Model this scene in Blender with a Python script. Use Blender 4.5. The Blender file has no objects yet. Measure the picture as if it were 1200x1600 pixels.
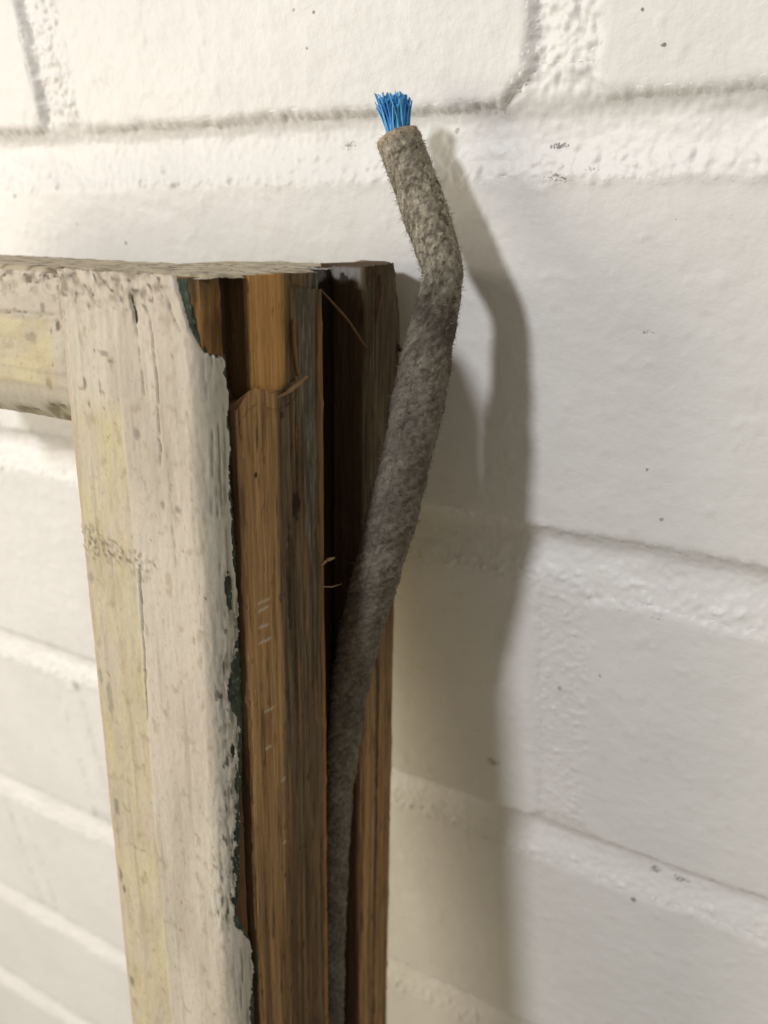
import bpy, bmesh, math, random
import numpy as np
from mathutils import Vector, Matrix

random.seed(7)
rng = np.random.default_rng(11)
MM = 0.001
sc = bpy.context.scene
COL = sc.collection

# ------------------------------------------------------------------ camera
def cam_axes(yaw, pitch, roll):
    f = np.array([-math.sin(yaw)*math.cos(pitch), math.cos(yaw)*math.cos(pitch), math.sin(pitch)])
    r0 = np.array([math.cos(yaw), math.sin(yaw), 0.0]); u0 = np.cross(r0, f)
    r = math.cos(roll)*r0 + math.sin(roll)*u0
    u = -math.sin(roll)*r0 + math.cos(roll)*u0
    return r, u, f
cr, cu, cf = cam_axes(.583, -.457, -.092)
cam = bpy.data.cameras.new('camera')
cam.sensor_fit = 'VERTICAL'; cam.sensor_height = 36.0
cam.lens = 36.0*1419.7/1600.0
cam.clip_start = 0.004; cam.clip_end = 60.0
cam.dof.use_dof = True
cam.dof.focus_distance = 0.140
cam.dof.aperture_fstop = 20.0
camo = bpy.data.objects.new('camera', cam); COL.objects.link(camo)
m = Matrix(((cr[0], cu[0], -cf[0]), (cr[1], cu[1], -cf[1]), (cr[2], cu[2], -cf[2]))).to_4x4()
m.translation = Vector((17.541*MM, -144.085*MM, 13.346*MM))
camo.matrix_world = m
sc.camera = camo

# ------------------------------------------------------------------ light
w = bpy.data.worlds.new('World'); sc.world = w; w.use_nodes = True
bg = w.node_tree.nodes['Background']
bg.inputs[0].default_value = (1.0, 0.91, 0.72, 1); bg.inputs[1].default_value = 0.26

def area(name, loc, target, size, power, color):
    l = bpy.data.lights.new(name, 'AREA'); l.shape = 'DISK'; l.size = size*MM
    l.energy = power; l.color = color
    o = bpy.data.objects.new(name, l); COL.objects.link(o)
    o.location = Vector(loc)*MM
    d = (Vector(target)-Vector(loc)).normalized()
    o.rotation_euler = d.to_track_quat('-Z', 'Y').to_euler()
    return o
K = 15.0
area('ceiling_lamp', (-66-15.5*K, -55-55*K, -10+40*K), (-66, -20, -80), 120, 7.0, (.965, 0.97, 1.0))
area('side_lamp', (-820, -620, 20), (-240, 0, -260), 520, 5.6, (1.0, 0.91, 0.77))

sc.view_settings.view_transform = 'Standard'
sc.view_settings.look = 'None'
sc.view_settings.exposure = 0.0
sc.view_settings.gamma = 1.0

# ------------------------------------------------------------------ numpy noise
def _hash(ix, iy, seed):
    h = (ix.astype(np.int64)*374761393 + iy.astype(np.int64)*668265263 + seed*1442695041) & 0xffffffff
    h = ((h ^ (h >> 13))*1274126177) & 0xffffffff
    h = ((h ^ (h >> 16))*2246822519) & 0xffffffff
    h = h ^ (h >> 15)
    return (h & 0xffff)/65535.0
def vnoise(x, y, seed=0):
    x = np.asarray(x, float); y = np.asarray(y, float)
    x, y = np.broadcast_arrays(x, y)
    ix = np.floor(x); iy = np.floor(y); fx = x-ix; fy = y-iy
    ang = lambda a, b: _hash(ix+a, iy+b, seed)*2*math.pi
    def g(a, b):
        t = ang(a, b)
        return np.cos(t)*(fx-a) + np.sin(t)*(fy-b)
    sx = fx*fx*fx*(fx*(fx*6-15)+10); sy = fy*fy*fy*(fy*(fy*6-15)+10)
    return ((g(0, 0)*(1-sx)+g(1, 0)*sx)*(1-sy) + (g(0, 1)*(1-sx)+g(1, 1)*sx)*sy)*1.5
def fbm(x, y, seed=0, oct=4, gain=.5):
    s = 0; a = 1; f = 1; n = 0
    for i in range(oct):
        s = s + a*vnoise(np.asarray(x)*f+i*17.3, np.asarray(y)*f-i*9.1, seed+i*31); n += a; a *= gain; f *= 2.03
    return s/n
def ss(a, b, x):
    t = np.clip((x-a)/(b-a), 0, 1); return t*t*(3-2*t)
def lin(*c):
    c = np.array(c, float)/255.0
    return np.where(c <= .04045, c/12.92, ((c+.055)/1.055)**2.4)
def mix(a, b, t):
    t = np.asarray(t)[..., None]
    return a*(1-t) + b*t

# ------------------------------------------------------------------ mesh helpers
def new_obj(name, me, parent=None, label=None, cat=None, kind=None, group=None):
    o = bpy.data.objects.new(name, me); COL.objects.link(o)
    if parent: o.parent = parent
    if label: o['label'] = label
    if cat: o['category'] = cat
    if kind: o['kind'] = kind
    if group: o['group'] = group
    return o
def mesh_np(name, V, F, uv=None, col=None, mats=(), mat_idx=None, smooth=True):
    """V (n,3) in mm, F (m,k) all the same k"""
    me = bpy.data.meshes.new(name)
    V = np.asarray(V, np.float32); F = np.asarray(F, np.int32)
    k = F.shape[1]
    me.vertices.add(len(V)); me.vertices.foreach_set('co', (V*MM).astype(np.float32).ravel())
    me.loops.add(F.size); me.loops.foreach_set('vertex_index', F.ravel())
    me.polygons.add(len(F))
    me.polygons.foreach_set('loop_start', np.arange(0, F.size, k, dtype=np.int32))
    try: me.polygons.foreach_set('loop_total', np.full(len(F), k, dtype=np.int32))
    except Exception: pass
    me.polygons.foreach_set('use_smooth', np.full(len(F), smooth, dtype=bool))
    for mt in mats: me.materials.append(mt)
    if mat_idx is not None: me.polygons.foreach_set('material_index', np.asarray(mat_idx, np.int32))
    me.update(calc_edges=True)
    if uv is not None:
        l = me.uv_layers.new(name='mm')
        l.data.foreach_set('uv', np.asarray(uv, np.float32)[F.ravel()].ravel())
    if col is not None:
        a = me.color_attributes.new('albedo', 'FLOAT_COLOR', 'POINT')
        c = np.ones((len(V), 4), np.float32); c[:, :3] = np.clip(col, 0.003, .9)
        a.data.foreach_set('color', c.ravel())
    me.validate()
    return me
def grid_faces(nr, nc, wrap=False):
    r = np.arange(nr-1)[:, None]; c = np.arange(nc if wrap else nc-1)[None, :]
    c2 = (c+1) % nc
    return np.stack([r*nc+c, r*nc+c2, (r+1)*nc+c2, (r+1)*nc+c], -1).reshape(-1, 4)

# ------------------------------------------------------------------ materials
def node_mat(name):
    mt = bpy.data.materials.new(name); mt.use_nodes = True
    nt = mt.node_tree; bs = nt.nodes['Principled BSDF']
    return mt, nt, bs
def N(nt, t, **kw):
    n = nt.nodes.new(t)
    for k, v in kw.items():
        if k.startswith('i_'):
            n.inputs[int(k[2:])].default_value = v
        else: setattr(n, k, v)
    return n
def math_n(nt, op, a, b=None, clamp=False):
    n = nt.nodes.new('ShaderNodeMath'); n.operation = op; n.use_clamp = clamp
    for i, v in enumerate((a, b)):
        if v is None: continue
        if isinstance(v, (int, float)): n.inputs[i].default_value = v
        else: nt.links.new(v, n.inputs[i])
    return n.outputs[0]
def uv_vec(nt, scale):
    u = N(nt, 'ShaderNodeUVMap', uv_map='mm')
    mp = N(nt, 'ShaderNodeMapping'); mp.inputs['Scale'].default_value = (scale[0], scale[1], 1)
    nt.links.new(u.outputs[0], mp.inputs[0]); return mp.outputs[0]
def noise_n(nt, vec, scale, detail=4, rough=.5):
    n = N(nt, 'ShaderNodeTexNoise'); n.inputs['Scale'].default_value = scale
    n.inputs['Detail'].default_value = detail; n.inputs['Roughness'].default_value = rough
    nt.links.new(vec, n.inputs['Vector']); return n.outputs[0]
def ramp(nt, v, a, b):
    n = N(nt, 'ShaderNodeMapRange'); n.clamp = True; n.interpolation_type = 'SMOOTHSTEP'
    n.inputs[1].default_value = a; n.inputs[2].default_value = b
    nt.links.new(v, n.inputs[0]); return n.outputs[0]
def mixc(nt, fac, a, b):
    n = N(nt, 'ShaderNodeMix', data_type='RGBA')
    for s, v in ((0, fac), (6, a), (7, b)):
        if isinstance(v, (tuple, list)): n.inputs[s].default_value = (*v, 1)
        elif isinstance(v, (int, float)): n.inputs[s].default_value = v
        else: nt.links.new(v, n.inputs[s])
    return n.outputs[2]
def bump(nt, bs, h, dist, strength=1.0):
    b = N(nt, 'ShaderNodeBump'); b.inputs['Strength'].default_value = strength
    b.inputs['Distance'].default_value = dist*MM
    nt.links.new(h, b.inputs['Height']); nt.links.new(b.outputs[0], bs.inputs['Normal'])

def wall_paint():
    mt, nt, bs = node_mat('white_masonry_paint')
    v = uv_vec(nt, (1, 1))
    big = noise_n(nt, v, .03, 3)
    base = mixc(nt, ramp(nt, big, .35, .65), tuple(lin(230, 228, 225)), tuple(lin(225, 223, 220)))
    med = noise_n(nt, v, .22, 4, .6)
    base = mixc(nt, math_n(nt, 'MULTIPLY', ramp(nt, med, .56, .75), .35), base, tuple(lin(208, 204, 196)))
    # sparse dark specks of dirt stuck in the paint
    vo = N(nt, 'ShaderNodeTexVoronoi'); vo.inputs['Scale'].default_value = .105
    nt.links.new(v, vo.inputs['Vector'])
    wob = noise_n(nt, v, 2.2, 2)
    d = math_n(nt, 'ADD', vo.outputs['Distance'], math_n(nt, 'MULTIPLY', math_n(nt, 'SUBTRACT', wob, .5), .09))
    sepc = N(nt, 'ShaderNodeSeparateColor'); nt.links.new(vo.outputs['Color'], sepc.inputs[0])
    size = math_n(nt, 'MULTIPLY', math_n(nt, 'POWER', sepc.outputs[0], 4.0), .055)
    sp = math_n(nt, 'LESS_THAN', d, size)
    base = mixc(nt, math_n(nt, 'MULTIPLY', sp, .55), base, tuple(lin(112, 104, 92)))
    # smudges, plus pits with their shade painted dark, mm on the wall: x, z, half width, half height, strength
    uvn = N(nt, 'ShaderNodeUVMap', uv_map='mm')
    sm = noise_n(nt, v, 2.0, 5, .7)
    acc = None
    for x, z, rx, rz, st in SMUDGES_AND_PITS:
        s = N(nt, 'ShaderNodeVectorMath', operation='SUBTRACT'); nt.links.new(uvn.outputs[0], s.inputs[0])
        s.inputs[1].default_value = (x, z, 0)
        q = N(nt, 'ShaderNodeVectorMath', operation='MULTIPLY'); nt.links.new(s.outputs[0], q.inputs[0])
        q.inputs[1].default_value = (1/rx, 1/rz, 0)
        l = N(nt, 'ShaderNodeVectorMath', operation='LENGTH'); nt.links.new(q.outputs[0], l.inputs[0])
        f = math_n(nt, 'MULTIPLY', ramp(nt, l.outputs[1], 1.0, .1), st)
        acc = f if acc is None else math_n(nt, 'MAXIMUM', acc, f)
    th = ramp(nt, math_n(nt, 'ADD', math_n(nt, 'MULTIPLY', acc, .45), sm), .70, .80)
    base = mixc(nt, math_n(nt, 'MULTIPLY', th, .8), base, tuple(lin(88, 84, 78)))
    nt.links.new(base, bs.inputs['Base Color'])
    bs.inputs['Roughness'].default_value = .43
    bs.inputs['Specular IOR Level'].default_value = .35
    f1 = noise_n(nt, v, .9, 5, .6); f2 = noise_n(nt, v, .28, 3)
    h = math_n(nt, 'ADD', f1, math_n(nt, 'MULTIPLY', f2, 1.6))
    bump(nt, bs, h, .17, .6)
    return mt

def attr_mat(name, rough=.75, spec=.3, bscale=(1, 1), bfreq=1.5, bdist=.12, bstr=.6, tint=.12, tscale=(1, 1), tfreq=2.0):
    """albedo attribute times a fine grain, with fine relief"""
    mt, nt, bs = node_mat(name)
    a = N(nt, 'ShaderNodeAttribute', attribute_name='albedo')
    v = uv_vec(nt, tscale); n = noise_n(nt, v, tfreq, 5, .65)
    k = math_n(nt, 'ADD', math_n(nt, 'MULTIPLY', math_n(nt, 'SUBTRACT', n, .5), tint*4), 1.0)
    s = N(nt, 'ShaderNodeVectorMath', operation='SCALE')
    nt.links.new(a.outputs['Color'], s.inputs[0]); nt.links.new(k, s.inputs['Scale'])
    nt.links.new(s.outputs[0], bs.inputs['Base Color'])
    bs.inputs['Roughness'].default_value = rough; bs.inputs['Specular IOR Level'].default_value = spec
    bump(nt, bs, noise_n(nt, uv_vec(nt, bscale), bfreq, 5, .6), bdist, bstr)
    return mt

# positions on the wall in mm: dark marks on the paint, and pits drawn as painted shade
SMUDGES_AND_PITS = [(-39.3, -.6, 3.2, 1.0, .68), (-39.0, -5.2, 5, 1.6, .55), (-33.7, -4.0, 2.5, 1.0, .5), (-79.1, .6, 3.5, 2.2, .5), (-54.2, -130.8, 4, 2.5, .6),
           (-16.9, -148.5, 2.6, 2.0, .62), (-11.4, -148.8, 4.0, 1.6, .6), (-20.7, -157.5, 1.3, 1.3, .85), (-75, -154.6, 2.5, 2, .45), (-68.6, -151.8, 2.5, 2, .45),
           (-23.6, -29.1, 2.8, .8, .45), (-201.9, -157, 4, 4, .6), (-23, 12.4, .9, .6, .85), (-82.4, 22, .7, .6, .8), (-84.5, 16.8, .6, .5, .7), (-138.4, -17.1, .8, .7, .8),
           (-152.5, -13.2, .8, .8, .5), (-26.2, 17.1, .5, .5, .8), (-22.5, -53.3, .8, .7, .6)]
M_wall = wall_paint()
M_paint = attr_mat('flaking_cream_paint', .62, .3, (1, .5), 2.2, .1, .5, .07, (1, .35), 2.5)
M_under = attr_mat('green_undercoat', .7, .25, (1, 1), 2.0, .1, .5, .15, (1, 1), 2.0)
M_wood = attr_mat('bare_weathered_wood', .85, .12, (3.0, .12), 1.6, .2, .9, .28, (3.4, .10), 1.3)
M_cord = attr_mat('grey_cotton_braid', .95, .08, (1, 1), 2.6, .18, .8, .22, (1, 1), 2.4)
M_blue = attr_mat('blue_plastic_fibre', .4, .4, (1, 1), 3.0, .02, .2, .06, (1, 1), 2.0)
M_rust = attr_mat('splintered_wood', .75, .2, (3, .3), 2.0, .08, .6, .15, (3, .3), 2.0)

# ------------------------------------------------------------------ brick wall
HJ = 6.2          # half a bed joint
PITCH = 75.0; HEAD = 112.5; X0 = -37.9
ZB = -470.0
wall = bpy.data.objects.new('brick_wall', None); COL.objects.link(wall)
wall.location = (0, 0, ZB*MM)
wall['label'] = 'white painted brick wall with rough recessed mortar joints behind the old sash'
wall['category'] = 'wall'

XL, XR, RT, RB = -430.0, 240.0, 1, -6
def cell(X, Z):
    """row, first joint x, spacing and column of the brick a wall point belongs to (English bond)"""
    row = np.floor(Z/PITCH); head = np.mod(row, 2) == 0
    x0 = np.where(head, X0, X0+HEAD*.5); sp = np.where(head, HEAD, 2*HEAD)
    k = np.floor((X-x0)/sp)
    return row, x0+k*sp, sp, k
def wall_height(X, Z):
    """painted skin of the wall: brick faces, struck bed joints and rough perpends in one height field;
    returns the height and d, the distance inside the nearest brick"""
    row, xj, sp, k = cell(X, Z)
    h = lambda n: _hash(row, k, 700+n)-.5
    wob = .75*fbm(X*.07, Z*.07, 41, 3) + .8*fbm(X*.42, Z*.42, 43, 4)
    dl = X-(xj+5.3); dr = xj+sp-5.3-X
    db = Z-(PITCH*row+HJ+1.0*h(1)) ; dt = PITCH*(row+1)-HJ+1.0*h(2)-Z
    def sm(a, b, kk=4.5):
        t = np.clip(.5+.5*(b-a)/kk, 0, 1); return b*(1-t)+a*t-kk*t*(1-t)*.8
    d = sm(sm(dl, dr), sm(db, dt))
    # the corner knocked off the brick left of the rough perpend at the top
    cut = ((-43.0-X)*8.0+(Z-6.2)*8.5)/11.7-3.6
    d = np.where((row == 0) & (np.abs(xj-(X0-HEAD)) < 1), np.minimum(d, cut), d) + wob
    q = (Z-PITCH*np.round(Z/PITCH))/HJ
    face = .7*h(3) + .010*h(4)*(X-xj-sp/2) + .016*h(5)*(Z-PITCH*(row+.5))
    face = face + .30*fbm(X*.035, Z*.035, 45, 3) + .13*fbm(X*.20, Z*.26, 46, 4) + .06*fbm(X*.7, Z*.9, 47, 3)
    drip = ss(.34, .5, fbm(X*.30, Z*.22, 48, 3)); face = face + .16*drip
    n = np.round(Z/PITCH)
    bed = -.45 - 2.1*ss(-1.1, .45, q)*(1-.62*ss(.45, 1.15, q)) + .35*fbm(X*.10, Z*.2, 60, 3)
    r0 = row == 0
    e = np.minimum(dl+5.3, dr+5.3); side = np.where(dl < dr, dl+5.3, -(dr+5.3))      # side: -5.3 .. 5.3 across the perpend
    perp = np.where(r0, -1.5, -.55) + np.where(r0, 1.1, .35)*ss(-4.5, 1.5, side)
    grit = np.abs(fbm(X*.34, Z*.34, 71, 4)); fine = fbm(X*1.0, Z*1.0, 73, 3); nub = ss(.30, .52, fbm(X*.5, Z*.5, 75, 3))
    perp = perp + np.where(r0, 1.5, .5)*grit + .4*nub + np.where(r0, .4, .16)*fine
    bed = bed + (.3+.6*np.exp(-((q+.9)/.5)**2))*grit + .55*nub*ss(.3, -.6, q) + .14*fine
    wb = ss(1.9, .7, np.abs(q))
    mort = perp*(1-wb)+bed*wb
    t = ss(-1.1, 1.3, d + .6*fine)
    H = mort*(1-t)+face*t
    H = H + .30*np.exp(-((d-.2)/1.0)**2)*(nub+.8*grit)*ss(-.15, .2, fbm(X*.06, Z*.06, 77, 2))
    return H, d
brick_rows = {}
def make_brick(x0, x1, z0, z1, hi):
    step = .62 if hi else 1.7
    pad = 4.2
    nx = int((x1-x0+2*pad)/step)+1; nz = int((z1-z0+2*pad)/step)+1
    xs = np.linspace(x0-pad, x1+pad, nx); zs = np.linspace(z0-pad, z1+pad, nz)
    X, Z = np.meshgrid(xs, zs)
    H, d = wall_height(X, Z)
    H = H - .03*ss(.3, -.3, d) - 5.0*ss(-1.0, -2.8, d)
    V = np.stack([X, -H, Z-ZB], -1).reshape(-1, 3)
    F = grid_faces(nz, nx)
    UV = np.stack([X, Z], -1).reshape(-1, 2)
    ring = np.concatenate([np.arange(nx), np.arange(1, nz)*nx+nx-1, (nz-1)*nx+np.arange(nx-2, -1, -1), np.arange(nz-2, 0, -1)*nx])
    B = V[ring].copy(); B[:, 1] = 60.0
    n0 = len(V); k = len(ring); i = np.arange(k); j = (i+1) % k
    S = np.stack([ring[j], ring[i], n0+i, n0+j], -1)
    V = np.concatenate([V, B]); UV = np.concatenate([UV, UV[ring]]); F = np.concatenate([F, S])
    return mesh_np('brick', V, F, UV, None, [M_wall])
for row in range(RB, RT+1):
    zc0 = PITCH*row+HJ; zc1 = PITCH*(row+1)-HJ
    joints = [X0+HEAD*k for k in range(-4, 4)] if row % 2 == 0 else [X0+HEAD*(.5+2*k) for k in range(-2, 2)]
    brick_rows[row] = joints
    for k in range(len(joints)-1):
        a, b = joints[k]+5.3, joints[k+1]-5.3
        if b < XL-30 or a > XR+30: continue
        new_obj('brick', make_brick(a, b, zc0, zc1, a < 14 and b > -200 and -3 <= row <= 0), wall)

def mortar():
    Vs, Fs, Us = [], [], []; off = 0
    def put(xs, zs):
        nonlocal off
        X, Z = np.meshgrid(xs, zs)
        H, d = wall_height(X, Z)
        H = H - .03*ss(-.3, .3, d) - 5.0*ss(1.0, 2.8, d)
        V = np.stack([X, -H, Z-ZB], -1).reshape(-1, 3)
        F = grid_faces(*X.shape)
        keep = (d.reshape(-1)[F] < 2.4).any(1)
        Vs.append(V); Fs.append(F[keep]+off); Us.append(np.stack([X, Z], -1).reshape(-1, 2)); off += len(V)
    xa = X0+HEAD*-3.5; xb = X0+HEAD*2.5
    for n in range(RB+1, RT+1):
        z0 = PITCH*n
        zs = np.linspace(z0-HJ-5, z0+HJ+5, 54)
        for (a, b, st) in ((xa, -215.0, 1.4), (-215.0, 18.0, .42), (18.0, xb, 1.4)):
            put(np.linspace(a, b, int((b-a)/st)+1), zs)
    for row, joints in brick_rows.items():
        for xj in joints:
            hi = -180 < xj < 30 and -3 <= row <= 0
            st = .40 if hi else 1.4
            z0, z1 = PITCH*row+HJ+5, PITCH*(row+1)-HJ-5
            put(np.linspace(xj-11.5, xj+11.5, int(23/st)+1), np.linspace(z0, z1, int((z1-z0)/st)+1))
    V = np.concatenate(Vs)
    me = mesh_np('mortar', V, np.concatenate(Fs), np.concatenate(Us), None, [M_wall])
    bm = bmesh.new(); bm.from_mesh(me); bmesh.ops.delete(bm, geom=[v for v in bm.verts if not v.link_faces], context='VERTS'); bm.to_mesh(me); bm.free()
    new_obj('mortar', me, wall)
mortar()

# ------------------------------------------------------------------ old window sash, leaning on the wall
LEN = 455.0                       # stile length built
lean = math.radians(9.0); tilt = math.radians(1.0)
c_ax = Vector((math.sin(tilt), math.sin(lean)*math.cos(tilt), math.cos(lean)*math.cos(tilt)))
b_ax = Vector((0, -math.cos(lean), math.sin(lean)))
a_ax = b_ax.cross(c_ax)
if a_ax.x < 0: a_ax = -a_ax
TOP = Vector((-65.75, -4.0, -18.4))
R3 = Matrix((a_ax, -b_ax, c_ax)).transposed()
sash = bpy.data.objects.new('window_sash', None); COL.objects.link(sash)
mw = R3.to_4x4(); mw.translation = (TOP - c_ax*LEN)*MM
sash.matrix_world = mw
sash['label'] = 'old wooden window sash with flaking cream paint and bare grooved edge, leaning on brick'
sash['category'] = 'window sash'

def local(u, T, c):
    return np.stack(np.broadcast_arrays(u, -np.asarray(T, float), np.asarray(c, float)+LEN), -1)

def crows(fine=.4, lo=-215.0):
    return np.concatenate([np.arange(0, lo, -fine), np.linspace(lo, -LEN, 40)])

# paint edge: c (mm from the top) against s; s<0 on the front (u), s>0 on the side (52-T)
PE = [(0.8, -5.2), (-2.3, -3.9), (-6.3, -2.4), (-9.0, -.6), (-9.9, 1.0), (-10.2, 4.0), (-13.9, 4.2), (-21.2, 4.2), (-30, 3.9),
      (-39, 3.8), (-43, 4.4), (-48.3, 4.7), (-54.6, 4.3), (-57, 3.2), (-66, 3.0), (-69, 3.6), (-74, 3.0), (-81.6, 2.7), (-88, 2.0), (-93, 1.3),
      (-99, .9), (-105, -.2), (-107.8, 1.0), (-111, 3.6), (-113.5, 4.4), (-119.5, 4.6), (-125, 3.4), (-129.4, 3.0), (-140, 2.6), (-150, 3.6),
      (-165, 2.4), (-200, 3.4), (-260, 2.0), (-330, 4), (-470, 3)]
GE = [(0.8, -2.4), (-2, -2.3), (-5, -1.7), (-8, -.6), (-9.5, .8), (-10.4, 4.4), (-21, 4.6), (-24, 4.9), (-26, 4.3), (-42, 5.0), (-48, 5.0), (-56, 4.8), (-60, 5.0), (-66, 5.0), (-70, 4.6),
      (-82, 3.7), (-93, 2.6), (-105, 1.0), (-112, 4.2), (-120, 4.9), (-150, 4.0), (-470, 3.4)]
def pe(c, P): 
    P = np.array(sorted(P)); return np.interp(c, P[:, 0], P[:, 1])

def coat_profile(n_left=8):
    """(u,T,nu,nT,s) along the stile: inner edge, round, flat front, rounded arris, side"""
    pts = []
    r1, r2, us = 1.3, 3.6, -.95      # us: wood side plane, fronts at T=51.6
    Tf = 51.6; ul = -29.0
    for T in np.linspace(38, Tf-r1, n_left): pts.append((ul, T, -1, 0, -40))
    for t in np.linspace(0, math.pi/2, 7)[1:]:
        pts.append((ul+r1-r1*math.cos(t), Tf-r1+r1*math.sin(t), -math.cos(t), math.sin(t), -28+0*t))
    n = int((us-r2-(ul+r1))/.25)
    for u in np.linspace(ul+r1, us-r2, n)[1:]: pts.append((u, Tf, 0, 1, u))
    s0 = us-r2
    for t in np.linspace(0, math.pi/2, 27)[1:]:
        pts.append((us-r2+r2*math.sin(t), Tf-r2+r2*math.cos(t), math.sin(t), math.cos(t), s0+8.15*t/(math.pi/2)))
    for T in np.arange(Tf-r2-.25, 46.6, -.25): pts.append((us, T, 1, 0, s0+8.15+(Tf-r2-T)))
    return np.array(pts)

def cream(s, c, seed=0, yellow=None):
    """albedo of the old cream paint: patchy, streaked, stained"""
    base = mix(lin(197, 187, 170), lin(180, 170, 153), ss(-.3, .4, fbm(s*.12, c*.03, 301+seed, 4)))
    pink = lin(196, 181, 167); base = mix(base, pink, .6*ss(0, .5, fbm(s*.08, c*.02, 305+seed, 3)))
    if yellow is not None:
        ycol = mix(lin(196, 184, 148), lin(184, 170, 136), ss(-.3, .4, fbm(s*.2, c*.1, 311+seed, 4)))
        base = mix(base, ycol, yellow)
    # long soft grey weather streaks
    st = ss(.12, .5, fbm(s*.55, c*.025, 321+seed, 4)); base = mix(base, lin(146, 133, 115), .4*st)
    blot = ss(.22, .45, fbm(s*.35, c*.3, 331+seed, 5)); base = mix(base, lin(146, 130, 104), .4*blot)
    rust = ss(.42, .56, fbm(s*.45, c*.45, 341+seed, 4)); base = mix(base, lin(140, 98, 62), .55*rust)
    fine = ss(.34, .5, fbm(s*1.1, c*1.1, 351+seed, 4)); base = mix(base, lin(126, 114, 94), .35*fine)
    sp = ss(.60, .70, fbm(s*1.9, c*1.7, 361+seed, 3)); base = mix(base, lin(70, 60, 48), .8*sp)
    return base

def blobmask(s, c, lst, seed, k=.35):
    wob = k*fbm(s*.9, c*.9, seed, 4)
    m = np.zeros(np.broadcast(s, c).shape)
    for (s0, c0, rs, rc, st) in lst:
        d = np.sqrt(((s-s0)/rs)**2+((c-c0)/rc)**2)
        m = np.maximum(m, st*ss(1.15, .7, d+wob*1.6))
    return m
def line_mask(s, c, pts, width, seed, wob=.25):
    """a crack running down: pts list of (c, s)"""
    P = np.array(sorted(pts)); sc_ = np.interp(c, P[:, 0], P[:, 1]) + wob*fbm(c*.35, c*0+seed, seed, 4)*2
    on = ss(P[0, 0], P[0, 0]+2, c)*ss(P[-1, 0], P[-1, 0]-2, c)
    wv = width*(.55+.9*np.clip(.5+fbm(c*.4, c*0+5, seed+3, 3), 0, 1))
    return on*np.exp(-((s-sc_)/wv)**2)

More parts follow.
